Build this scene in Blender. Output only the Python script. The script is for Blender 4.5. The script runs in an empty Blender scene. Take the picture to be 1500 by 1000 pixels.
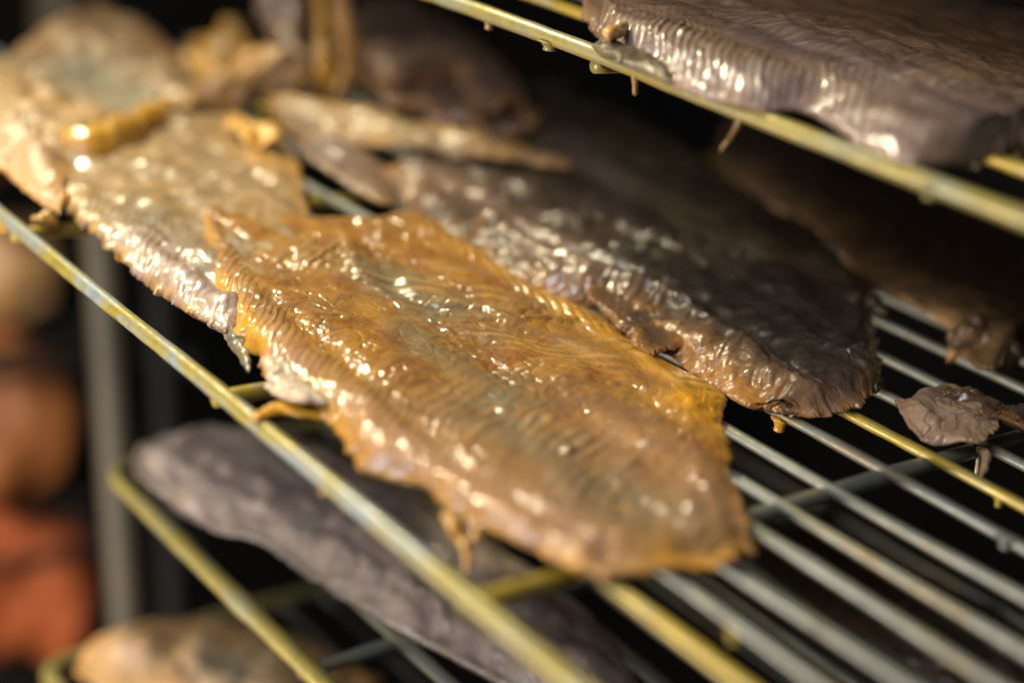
import bpy, bmesh, math, random
import numpy as np
from mathutils import Vector, Matrix

# ------------------------------------------------------------------ camera
sc = bpy.context.scene
col = sc.collection
V1 = np.array([-1288., -733.]); V2 = np.array([3810., -59.]); PC = np.array([750., 500.])
FPX = float(np.sqrt(-((V1 - PC) @ (V2 - PC))))          # focal length in photo pixels
ay = np.array([*(V1 - PC), FPX]); ay /= np.linalg.norm(ay)   # wires run along +Y
ax = np.array([*(V2 - PC), FPX]); ax /= np.linalg.norm(ax)   # cross bars along +X
az = np.cross(ax, ay)
RW = np.array([ax, ay, az])

def ray(px):
    return RW @ np.array([(px[0] - 750.) / FPX, (px[1] - 500.) / FPX, 1.0])

CAM = np.array([0, 0, 0.008]) - ray((600, 450)) * 0.45

def at(px, z):                       # where the sight line meets the level z
    r = ray(px); return CAM + r * ((z - CAM[2]) / r[2])

def atd(px, d):                      # the point at depth d on a sight line
    return CAM + ray(px) * d

def depth(P):
    return float((RW.T @ (np.array(P) - CAM))[2])

cd = bpy.data.cameras.new('camera')
cam = bpy.data.objects.new('camera', cd); col.objects.link(cam)
cx, cy, cz = RW @ np.array([1, 0, 0]), RW @ np.array([0, -1, 0]), RW @ np.array([0, 0, -1])
M = Matrix(((cx[0], cy[0], cz[0], CAM[0]), (cx[1], cy[1], cz[1], CAM[1]), (cx[2], cy[2], cz[2], CAM[2]), (0, 0, 0, 1)))
cam.matrix_world = M
cd.sensor_width = 36.0; cd.lens = FPX / 1500 * 36
cd.clip_start = 0.01; cd.clip_end = 50
cd.dof.use_dof = True; cd.dof.focus_distance = 0.437; cd.dof.aperture_fstop = 3.35; cd.dof.aperture_blades = 0
sc.camera = cam

# ------------------------------------------------------------------ world and lamps
w = bpy.data.worlds.new('World'); sc.world = w; w.use_nodes = True
w.node_tree.nodes['Background'].inputs[0].default_value = (0.55, 0.62, 0.75, 1)
w.node_tree.nodes['Background'].inputs[1].default_value = 0.035
sc.view_settings.view_transform = 'Standard'; sc.view_settings.look = 'None'
sc.view_settings.exposure = 0.0; sc.view_settings.gamma = 1.0

def lamp(name, kind, loc, target, energy, color, **kw):
    d = bpy.data.lights.new(name, kind); d.energy = energy; d.color = color
    for k, v in kw.items(): setattr(d, k, v)
    o = bpy.data.objects.new(name, d); col.objects.link(o)
    o.location = loc
    o.rotation_euler = (Vector(target) - Vector(loc)).to_track_quat('-Z', 'Y').to_euler()
    return o

lamp('key_lamp', 'SPOT', (-0.10, 0.66, 0.74), (-0.02, 0.05, 0.0), 64, (1.0, 0.91, 0.60),
     spot_size=math.radians(34), spot_blend=1.0, shadow_soft_size=0.07)
lamp('window_fill', 'AREA', (-0.66, -0.12, 0.62), (0.0, 0.0, 0.0), 7.5, (0.88, 0.92, 1.0),
     shape='RECTANGLE', size=0.5, size_y=0.4)
lamp('background_fill', 'POINT', (-0.60, 0.20, -0.16), (0, 0, 0), 30.0, (1.0, 0.90, 0.78), shadow_soft_size=0.08)  # unseen fill light, added to brighten the background fish

# ------------------------------------------------------------------ helpers
random.seed(4); RNG = np.random.default_rng(7)

def _hash(ix, iy, iz, seed):
    h = (ix * 374761393 + iy * 668265263 + iz * 2147483647 + seed * 1274126177) & 0xFFFFFFFF
    h = ((h ^ (h >> 13)) * 1274126177) & 0xFFFFFFFF
    h = (h ^ (h >> 16)) & 0xFFFFFFFF
    h = ((h * 2246822519) & 0xFFFFFFFF); h = h ^ (h >> 15)
    return (h & 0xFFFFFF) / float(0xFFFFFF) * 2 - 1

def vnoise(x, y, z=None, seed=0):
    x = np.asarray(x, float); y = np.asarray(y, float)
    z = np.zeros_like(x) if z is None else np.asarray(z, float)
    xi, yi, zi = [np.floor(a).astype(np.int64) for a in (x, y, z)]
    f = [a - b for a, b in ((x, xi), (y, yi), (z, zi))]
    s = [t * t * t * (t * (t * 6 - 15) + 10) for t in f]
    r = 0
    for dx in (0, 1):
        for dy in (0, 1):
            for dz in (0, 1):
                wgt = (s[0] if dx else 1 - s[0]) * (s[1] if dy else 1 - s[1]) * (s[2] if dz else 1 - s[2])
                r = r + wgt * _hash(xi + dx, yi + dy, zi + dz, seed)
    return r

def fbm(x, y, octv=3, seed=0, gain=0.5):
    a, t, n = 1.0, 0, 0
    for k in range(octv):
        t = t + a * vnoise(x * 2 ** k + 17.3 * k, y * 2 ** k - 9.1 * k, None, seed + k); n += a; a *= gain
    return t / n

def sstep(a, b, x):
    t = np.clip((x - a) / (b - a), 0, 1); return t * t * (3 - 2 * t)

def resample(pts, n):
    """smooth curve (Catmull-Rom) through 3D points, resampled evenly"""
    P = np.array(pts, float)
    if len(P) == 2:
        t = np.linspace(0, 1, n)[:, None]; return P[0] * (1 - t) + P[1] * t
    Q = np.vstack([2 * P[0] - P[1], P, 2 * P[-1] - P[-2]])
    out = []
    for i in range(1, len(Q) - 2):
        t = np.linspace(0, 1, 24, endpoint=False)[:, None]
        p0, p1, p2, p3 = Q[i - 1], Q[i], Q[i + 1], Q[i + 2]
        out.append(0.5 * ((2 * p1) + (-p0 + p2) * t + (2 * p0 - 5 * p1 + 4 * p2 - p3) * t ** 2 + (-p0 + 3 * p1 - 3 * p2 + p3) * t ** 3))
    C = np.vstack(out + [P[-1:]])
    L = np.concatenate([[0], np.cumsum(np.linalg.norm(np.diff(C, axis=0), axis=1))])
    s = np.linspace(0, L[-1], n)
    return np.stack([np.interp(s, L, C[:, k]) for k in range(3)], 1)

def link_mesh(name, verts, faces, mat, parent=None, smooth=True, attrs=None):
    me = bpy.data.meshes.new(name)
    if isinstance(faces, np.ndarray):
        me.vertices.add(len(verts)); me.vertices.foreach_set('co', np.ascontiguousarray(verts, dtype=np.float32).ravel())
        nf, k = faces.shape
        me.loops.add(nf * k); me.polygons.add(nf)
        me.loops.foreach_set('vertex_index', faces.astype(np.int32).ravel())
        me.polygons.foreach_set('loop_start', np.arange(0, nf * k, k, dtype=np.int32))
        me.update(calc_edges=True); me.validate()
    else:
        me.from_pydata([tuple(v) for v in verts], [], faces)
    if smooth: me.polygons.foreach_set('use_smooth', np.ones(len(me.polygons), dtype=bool))
    for k, v in (attrs or {}).items():
        a = me.attributes.new(k, 'FLOAT', 'POINT'); a.data.foreach_set('value', np.asarray(v, np.float32))
    me.materials.append(mat)
    o = bpy.data.objects.new(name, me); col.objects.link(o)
    if parent: o.parent = parent
    return o

def tag(o, label, cat, group=None, kind=None):
    if label: o['label'] = label
    if cat: o['category'] = cat
    if group: o['group'] = group
    if kind: o['kind'] = kind
    return o

def thing(name, label, cat, loc=(0, 0, 0), group=None):
    o = bpy.data.objects.new(name, None); col.objects.link(o); o.empty_display_size = 0.02
    return tag(o, label, cat, group)

def tube(pts, rad, sides=14, caps=True):
    """a bar swept along points; rad is one radius or one per point"""
    P = np.array(pts, float); n = len(P); R = np.full(n, rad, float) if np.isscalar(rad) else np.array(rad, float)
    T = np.gradient(P, axis=0); T /= np.linalg.norm(T, axis=1)[:, None]
    up = np.array([0, 0, 1.0]) if abs(T[0][2]) < .9 else np.array([1.0, 0, 0])
    V = []
    for i in range(n):
        a = np.cross(T[i], up); a /= np.linalg.norm(a); b = np.cross(a, T[i])
        for k in range(sides):
            th = 2 * math.pi * k / sides
            V.append(P[i] + R[i] * (a * math.cos(th) + b * math.sin(th)))
    F = [[i * sides + k, i * sides + (k + 1) % sides, (i + 1) * sides + (k + 1) % sides, (i + 1) * sides + k]
         for i in range(n - 1) for k in range(sides)]
    if caps:
        F.append(list(range(sides))[::-1]); F.append([(n - 1) * sides + k for k in range(sides)])
    return V, F

# ------------------------------------------------------------------ materials
def new_mat(name):
    m = bpy.data.materials.new(name); m.use_nodes = True
    nt = m.node_tree; b = nt.nodes['Principled BSDF']; return m, nt, b

def N(nt, t, **kw):
    n = nt.nodes.new(t)
    for k, v in kw.items(): setattr(n, k, v)
    return n

def noise_node(nt, vec, scale, detail=3, rough=.55, dist=0.0):
    n = N(nt, 'ShaderNodeTexNoise'); n.inputs['Scale'].default_value = scale; n.inputs['Detail'].default_value = detail
    n.inputs['Roughness'].default_value = rough; n.inputs['Distortion'].default_value = dist
    nt.links.new(vec, n.inputs['Vector']); return n.outputs['Fac']

def rng(nt, val, a, b, c=0., d=1.):
    n = N(nt, 'ShaderNodeMapRange'); n.interpolation_type = 'SMOOTHSTEP'
    for i, v in enumerate((a, b, c, d)): n.inputs[1 + i].default_value = v
    nt.links.new(val, n.inputs[0]); return n.outputs[0]

def mix(nt, fac, a, b):
    n = N(nt, 'ShaderNodeMix'); n.data_type = 'RGBA'
    for sock, v in ((n.inputs[0], fac), (n.inputs[6], a), (n.inputs[7], b)):
        if isinstance(v, (tuple, float, int)): sock.default_value = v if not isinstance(v, tuple) else (*v, 1)
        else: nt.links.new(v, sock)
    return n.outputs[2]

def mth(nt, op, a, b=None):
    n = N(nt, 'ShaderNodeMath', operation=op)
    for i, v in enumerate((a, b)):
        if v is None: continue
        if isinstance(v, (int, float)): n.inputs[i].default_value = v
        else: nt.links.new(v, n.inputs[i])
    return n.outputs[0]

def flesh_mat(name, base, second, darkc, fatc, pinkc, ridgec, sss=0.35, rough=(0.4, 0.6), bump=0.4, spec=0.3, wet=.8, film=(.15, .34), rmix=.4):
    """smoked fish flesh: mottled muscle, darker middle, amber fat rim, pale connective lines; wet"""
    m, nt, b = new_mat(name); L = nt.links.new
    co = N(nt, 'ShaderNodeTexCoord').outputs['Object']
    def attr(k): return N(nt, 'ShaderNodeAttribute', attribute_name=k).outputs['Fac']
    mott = rng(nt, noise_node(nt, co, 95, 4, .6, .4), .36, .66)
    c = mix(nt, mott, base, second)
    fine = rng(nt, noise_node(nt, co, 420, 3, .6), .35, .7)
    c = mix(nt, mth(nt, 'MULTIPLY', fine, .35), c, darkc)
    big = rng(nt, noise_node(nt, co, 38, 3, .6, .5), .42, .66)
    c = mix(nt, mth(nt, 'MULTIPLY', big, .3), c, darkc)
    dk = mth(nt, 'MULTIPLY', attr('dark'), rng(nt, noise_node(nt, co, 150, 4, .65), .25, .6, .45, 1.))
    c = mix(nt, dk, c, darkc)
    c = mix(nt, mth(nt, 'MULTIPLY', attr('pink'), .85), c, pinkc)
    c = mix(nt, mth(nt, 'MULTIPLY', attr('fat'), rng(nt, noise_node(nt, co, 210, 3), .25, .55, .5, 1.)), c, fatc)
    c = mix(nt, mth(nt, 'MULTIPLY', attr('ridge'), rmix), c, ridgec)
    L(c, b.inputs['Base Color'])
    r = rng(nt, noise_node(nt, co, 260, 3, .6), .3, .7, rough[0], rough[1]); L(r, b.inputs['Roughness'])
    b.inputs['Specular IOR Level'].default_value = spec
    b.inputs['Subsurface Weight'].default_value = sss
    b.inputs['Subsurface Radius'].default_value = (1.0, 0.42, 0.12); b.inputs['Subsurface Scale'].default_value = 0.0018
    b.inputs['Coat Weight'].default_value = wet; b.inputs['Coat IOR'].default_value = 1.55
    bp = N(nt, 'ShaderNodeBump'); bp.inputs['Strength'].default_value = bump; bp.inputs['Distance'].default_value = 0.001
    h = mth(nt, 'ADD', noise_node(nt, co, 430, 3, .55, .6), mth(nt, 'MULTIPLY', noise_node(nt, co, 1500, 2, .5), .25))
    L(h, bp.inputs['Height']); L(bp.outputs[0], b.inputs['Normal'])
    b2 = N(nt, 'ShaderNodeBump'); b2.inputs['Strength'].default_value = bump * .45; b2.inputs['Distance'].default_value = 0.001   # the wet film
    zf = rng(nt, noise_node(nt, co, 75, 3, .6), .45, .62)
    L(mth(nt, 'ADD', noise_node(nt, co, 330, 2, .5, .8), mth(nt, 'MULTIPLY', mth(nt, 'MULTIPLY', noise_node(nt, co, 1100, 2, .6), zf), 1.4)), b2.inputs['Height']); L(b2.outputs[0], b.inputs['Coat Normal'])
    L(rng(nt, noise_node(nt, co, 120, 3, .6), .35, .65, film[0], film[1]), b.inputs['Coat Roughness'])
    return m

GOLD = flesh_mat('golden_smoked_flesh', (.385, .172, .017), (.25, .078, .005), (.115, .096, .058), (.66, .30, .015), (.36, .195, .12), (.58, .36, .13), sss=.3, bump=.40, film=(.08, .22), wet=.9, spec=.12)
GREYGOLD = flesh_mat('grey_gold_flesh', (.38, .205, .058), (.29, .17, .072), (.18, .135, .09), (.62, .30, .04), (.33, .24, .25), (.60, .47, .28), sss=.35, wet=.8, film=(.16, .34))
PALE = flesh_mat('pale_beige_flesh', (.50, .28, .095), (.42, .18, .045), (.24, .22, .16), (.60, .27, .02), (.50, .30, .22), (.62, .46, .28), sss=.35, wet=.5, film=(.25, .45))
TAN = flesh_mat('tan_shred', (.60, .38, .22), (.46, .25, .12), (.14, .09, .05), (.42, .24, .05), (.36, .24, .17), (.4, .3, .2), sss=.4, wet=.5)
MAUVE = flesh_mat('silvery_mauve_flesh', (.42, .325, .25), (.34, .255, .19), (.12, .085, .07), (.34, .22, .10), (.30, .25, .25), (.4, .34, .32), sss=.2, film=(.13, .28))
BROWN = flesh_mat('dark_brown_flesh', (.098, .062, .040), (.066, .046, .034), (.025, .021, .015), (.50, .22, .05), (.27, .165, .12), (.20, .15, .11), sss=.15, wet=.8, film=(.11, .28), rough=(.2, .45))
RUSSET = flesh_mat('russet_brown_flesh', (.26, .145, .07), (.20, .105, .05), (.08, .06, .035), (.60, .34, .12), (.3, .18, .12), (.34, .25, .15), sss=.2, film=(.1, .26))
OLIVE = flesh_mat('dark_olive_flesh', (.11, .075, .036), (.08, .058, .03), (.022, .018, .011), (.26, .15, .06), (.11, .075, .06), (.16, .12, .08), sss=.2, rough=(.22, .48))
LILAC = flesh_mat('brown_lilac_flesh', (.27, .155, .080), (.215, .12, .066), (.14, .085, .042), (.36, .20, .07), (.26, .18, .17), (.42, .32, .27), sss=.25, rmix=.8, wet=1.0, film=(.1, .26))
SALMON = flesh_mat('salmon_red_flesh', (.50, .10, .03), (.42, .075, .02), (.30, .06, .02), (.55, .16, .03), (.5, .13, .07), (.5, .2, .08), sss=.2, rough=(.35, .6))
ORANGE = flesh_mat('orange_flesh', (.34, .10, .022), (.27, .08, .02), (.18, .06, .02), (.4, .15, .03), (.4, .16, .08), (.4, .2, .08), sss=.2, rough=(.4, .6))
MEMBRANE = flesh_mat('torn_membrane', (.45, .34, .24), (.40, .28, .18), (.3, .2, .12), (.75, .38, .02), (.5, .4, .34), (.6, .5, .38), sss=.6, rough=(.3, .55), bump=.6)
AMBER = flesh_mat('amber_skin_shred', (.66, .36, .03), (.58, .28, .02), (.30, .13, .02), (.72, .36, .02), (.5, .4, .34), (.7, .5, .25), sss=.6, rough=(.25, .5), bump=.5)
SKIN = flesh_mat('silvery_dark_skin', (.20, .19, .16), (.11, .11, .10), (.03, .03, .035), (.35, .24, .06), (.2, .2, .25), (.3, .3, .3), sss=.1, rough=(.15, .4))

DRIP = flesh_mat('dried_drip', (.26, .15, .035), (.2, .11, .025), (.1, .06, .02), (.35, .2, .03), (.2, .14, .06), (.3, .2, .08), sss=.4, bump=.3)
RIND = flesh_mat('burnt_rind', (.12, .085, .045), (.07, .05, .03), (.03, .022, .015), (.25, .17, .05), (.15, .11, .07), (.2, .16, .1), sss=.1, wet=.5, bump=.7)

def wire_mat(name, steel, varnish, lo, hi, metal=.55, rough=.42):
    m, nt, b = new_mat(name); L = nt.links.new
    co = N(nt, 'ShaderNodeTexCoord').outputs['Object']
    mp = N(nt, 'ShaderNodeMapping'); mp.inputs['Scale'].default_value = (1, .28, 1); L(co, mp.inputs[0])
    f = rng(nt, noise_node(nt, mp.outputs[0], 150, 4, .65, .6), lo, hi)
    sp = rng(nt, noise_node(nt, co, 900, 2, .6), .58, .7)
    c = mix(nt, f, steel, varnish)
    c = mix(nt, mth(nt, 'MULTIPLY', sp, .5), c, (.16, .10, .03))
    L(c, b.inputs['Base Color'])
    b.inputs['Metallic'].default_value = metal
    L(rng(nt, noise_node(nt, co, 300, 3), .3, .7, rough - .12, rough + .15), b.inputs['Roughness'])
    b.inputs['Coat Weight'].default_value = .3; b.inputs['Coat Roughness'].default_value = .25
    bp = N(nt, 'ShaderNodeBump'); bp.inputs['Strength'].default_value = .35; bp.inputs['Distance'].default_value = .0004
    L(noise_node(nt, co, 600, 4, .7), bp.inputs['Height']); L(bp.outputs[0], b.inputs['Normal'])
    return m

EDGE = wire_mat('varnished_edge_rod', (.19, .215, .22), (.25, .19, .028), .38, .60, .25, .52)
WIRE = wire_mat('grey_steel_wire', (.135, .14, .115), (.18, .115, .035), .48, .74, .25, .5)
YWIRE = wire_mat('yellowed_wire', (.30, .27, .13), (.36, .25, .025), .30, .55, .3, .48)
OLDROD = wire_mat('dull_olive_rod', (.20, .195, .11), (.25, .19, .035), .36, .60, .25, .5)

def plain_mat(name, a, b_, scale, rough=.7):
    m, nt, b = new_mat(name)
    co = N(nt, 'ShaderNodeTexCoord').outputs['Object']
    c = mix(nt, rng(nt, noise_node(nt, co, scale, 4), .35, .65), a, b_)
    nt.links.new(c, b.inputs['Base Color']); b.inputs['Roughness'].default_value = rough
    return m
POST = plain_mat('painted_post', (.075, .056, .032), (.055, .041, .023), 14, .6)
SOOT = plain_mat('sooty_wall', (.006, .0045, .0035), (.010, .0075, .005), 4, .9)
FLOOR = plain_mat('dark_floor', (.008, .006, .0045), (.012, .009, .007), 6, .8)

# ------------------------------------------------------------------ the setting
def slab(name, lo, hi, mat):
    x0, y0, z0 = lo; x1, y1, z1 = hi
    V = [(x0, y0, z0), (x1, y0, z0), (x1, y1, z0), (x0, y1, z0), (x0, y0, z1), (x1, y0, z1), (x1, y1, z1), (x0, y1, z1)]
    F = [[3, 2, 1, 0], [4, 5, 6, 7], [0, 1, 5, 4], [1, 2, 6, 5], [2, 3, 7, 6], [3, 0, 4, 7]]
    o = link_mesh(name, V, F, mat, smooth=False); tag(o, None, None, kind='structure'); return o
slab('floor', (-1.5, -1.0, -0.96), (2.6, 2.6, -0.92), FLOOR)
slab('back_wall', (-1.5, 2.0, -0.92), (2.6, 2.06, 1.4), SOOT)
slab('side_wall', (1.6, -1.0, -0.92), (1.66, 2.0, 1.4), SOOT)

# ------------------------------------------------------------------ racks
def drop_mesh(p, length, r, lean=(0, 0), n=9):
    p = np.array(p, float)
    t = np.linspace(0, 1, n)
    pts = np.stack([p[0] + lean[0] * t ** 1.6, p[1] + lean[1] * t ** 1.6, p[2] - length * t], 1)
    rad = r * (1.25 - .85 * t ** .6 + .22 * np.exp(-((t - .86) / .12) ** 2)); rad[-1] = r * .15
    return tube(pts, rad, 10)

def noisy_line(p0, p1, n, amp, seed):
    t = np.linspace(0, 1, n)[:, None]
    P = np.array(p0) * (1 - t) + np.array(p1) * t
    L = np.linalg.norm(np.array(p1) - np.array(p0))
    s = t[:, 0] * L
    P[:, 0] += amp * vnoise(s / .08, s * 0 + seed * 3.1); P[:, 2] += amp * vnoise(s / .09, s * 0 + seed * 3.1 + 50)
    return P

def bead_rad(P, r, seed, amp=.05):
    s = np.arange(len(P)) * np.linalg.norm(P[1] - P[0])
    return r * (1 + amp * vnoise(s / .006, s * 0 + seed) + amp * 1.6 * np.maximum(0, vnoise(s / .012, s * 0 + seed + 9) - .45) * 3)

RACK_BARS = {}
def rack(label, z, x_edge, wires, y0, y1, bars, yellow=(), edge_r=.0023, wire_r=.0015, edge_bend=0, edge_mat=None, wire_mat_=None, corner=0):
    t = thing('wire_rack', label, 'wire rack', group='stacked wire smoking racks'); RACK_BARS[t.name] = ([x_edge] if x_edge is not None else []) + list(wires)
    n = int((y1 - y0) / .0035)
    if x_edge is not None:
        P = noisy_line((x_edge, y0, z), (x_edge, y1, z), n, .0006, z * 100 + 1)
        if edge_bend: P[:, 0] += edge_bend * np.clip((P[:, 1] - .105) / .04, 0, 1) ** 2
        if corner:                                     # the rod turns the corner into the end bar
            P = P[P[:, 1] < y1 - corner]; th = np.linspace(0, math.pi / 2, 10)
            arc = np.stack([P[-1, 0] + corner * (1 - np.cos(th)), y1 - corner + corner * np.sin(th), np.full(10, P[-1, 2])], 1)
            P = np.vstack([P, arc, noisy_line(arc[-1] + np.array([.003, 0, 0]), arc[-1] + np.array([.22, 0, 0]), 60, .0004, z)])
        V, F = tube(P, bead_rad(P, edge_r, 1.7 + z * 50), 18); link_mesh('edge_rod', V, F, edge_mat or EDGE, t)
    for i, x in enumerate(wires):
        P = noisy_line((x, y0, z), (x, y1, z), n, .0007, i + z * 70 + 5)
        V, F = tube(P, bead_rad(P, wire_r, i * 2.3 + z * 40), 12)
        link_mesh('wire', V, F, YWIRE if i in yellow else (wire_mat_ or WIRE), t)
    for (y, xa, xb, mt) in bars:
        P = noisy_line((xa, y, z - edge_r * .75 - wire_r * .7), (xb, y, z - edge_r * .75 - wire_r * .7), 60, .0004, y * 30)
        V, F = tube(P, bead_rad(P, .0022, y * 9), 14); link_mesh('cross_bar', V, F, mt, t)
    return t

XW = [-.038, -.0238, -.0085, .0100, .0256, .0440, .0645, .0825, .1040, .1263, .1497, .1700, .1890]
main_rack = rack('middle wire rack carrying the golden fillet, gold varnished edge rod along its left side', 0, -.0672, XW, -.30, .335,
                 [(-.1195, -.0672, -.03, YWIRE), (-.1195, -.029, .26, WIRE), (-.0132, -.0672, .26, YWIRE), (.1165, -.0672, .26, YWIRE), (.235, -.066, .26, WIRE), (.325, -.066, .26, WIRE)],
                 yellow=(0, 7))
XU = [.0722, .0935, .112, .131, .150, .169, .188, .207, .226, .245, .264]
upper_rack = rack('upper wire rack crossing the top right corner with a pale brown fillet on it', .083, .0382, XU, -.36, .42,
                  [(-.19, .0382, .28, YWIRE), (-.02, .0382, .28, OLDROD), (.12, .0382, .28, OLDROD)], yellow=(0,), edge_mat=OLDROD, wire_r=.0018)
ZL, ZL2 = -.105, -.200
def far_x(x, z_old, z_new): return CAM[0] + (x - CAM[0]) * (z_new - CAM[2]) / (z_old - CAM[2])
XL = [-.010, .008, .026, .044, .062, .080, .098, .117, .136, .155, .174]
XL = [far_x(x, -.083, ZL) for x in XL]
xe = far_x(-.0408, -.083, ZL); xe2 = far_x(-.055, -.166, ZL2)
lower_rack = rack('lower wire rack below the golden fillet, blurred yellowed corner at left', ZL, xe, XL, -.26, .141,
                  [(.005, xe, .2, WIRE)], edge_r=.0033, edge_mat=OLDROD, wire_r=.0024, corner=.012)
low2_rack = rack('lowest wire rack, only its blurred corner showing at bottom left', ZL2, xe2, [xe2 + .025 + .02 * k for k in range(6)], -.2, .165,
                 [(.02, xe2, .12, WIRE)], edge_r=.0033, edge_mat=OLDROD, corner=.012)

def add_drop(rk, px, z, length, r, lean=(0, 0), mat=AMBER):
    p = at(px, z); xs = RACK_BARS[rk.name]; p[0] = min(xs, key=lambda q: abs(q - p[0]))
    V, F = drop_mesh(p, length, r, lean); link_mesh('grease_drop', V, F, mat, rk)
for px, ln, r in (((462, 712), .003, .0016), ((497, 738), .0022, .0014), ((50, 322), .003, .003)):
    add_drop(main_rack, px, -.001, ln, r)
add_drop(main_rack, (1470, 790), .0005, .003, .0026, mat=WIRE); add_drop(main_rack, (1075, 925), -.001, .003, .0018, mat=YWIRE)
add_drop(main_rack, (1455, 650), -.001, .007, .0009, (-.002, -.002), MEMBRANE)
add_drop(main_rack, (1448, 735), -.0005, .0025, .0014, mat=YWIRE)
add_drop(main_rack, (1148, 612), -.001, .004, .0024)
for px, ln, r, lean in (((757, 26), .0035, .002, (0, 0)), ((825, 60), .0028, .003, (0, 0)), ((934, 108), .006, .0013, (.001, 0)), ((1073, 168), .0085, .0010, (-.0075, -.002)), ((1352, 275), .003, .0026, (0, 0))):
    add_drop(upper_rack, px, .0822, ln, r, lean, OLDROD if r > .0021 else DRIP)

# ------------------------------------------------------------------ fillets
def curve_pts(spec, zdef, n):
    out = []
    for s in spec:
        if len(s) == 1: out.append(s[0])
        elif len(s) == 2: out.append(at(s, zdef))
        elif s[2] == 'd': out.append(atd(s, s[3]))
        else: out.append(at(s, s[2]))
    return resample(out, n)

def polydist(X, Y_, pts):
    """distance in the level plane from a polyline"""
    d = np.full(X.shape, 9e9)
    for a, b in zip(pts[:-1], pts[1:]):
        ab = b - a; L2 = ab @ ab + 1e-12
        t = np.clip(((X - a[0]) * ab[0] + (Y_ - a[1]) * ab[1]) / L2, 0, 1)
        d = np.minimum(d, np.hypot(X - a[0] - t * ab[0], Y_ - a[1] - t * ab[1]))
    return d

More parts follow.
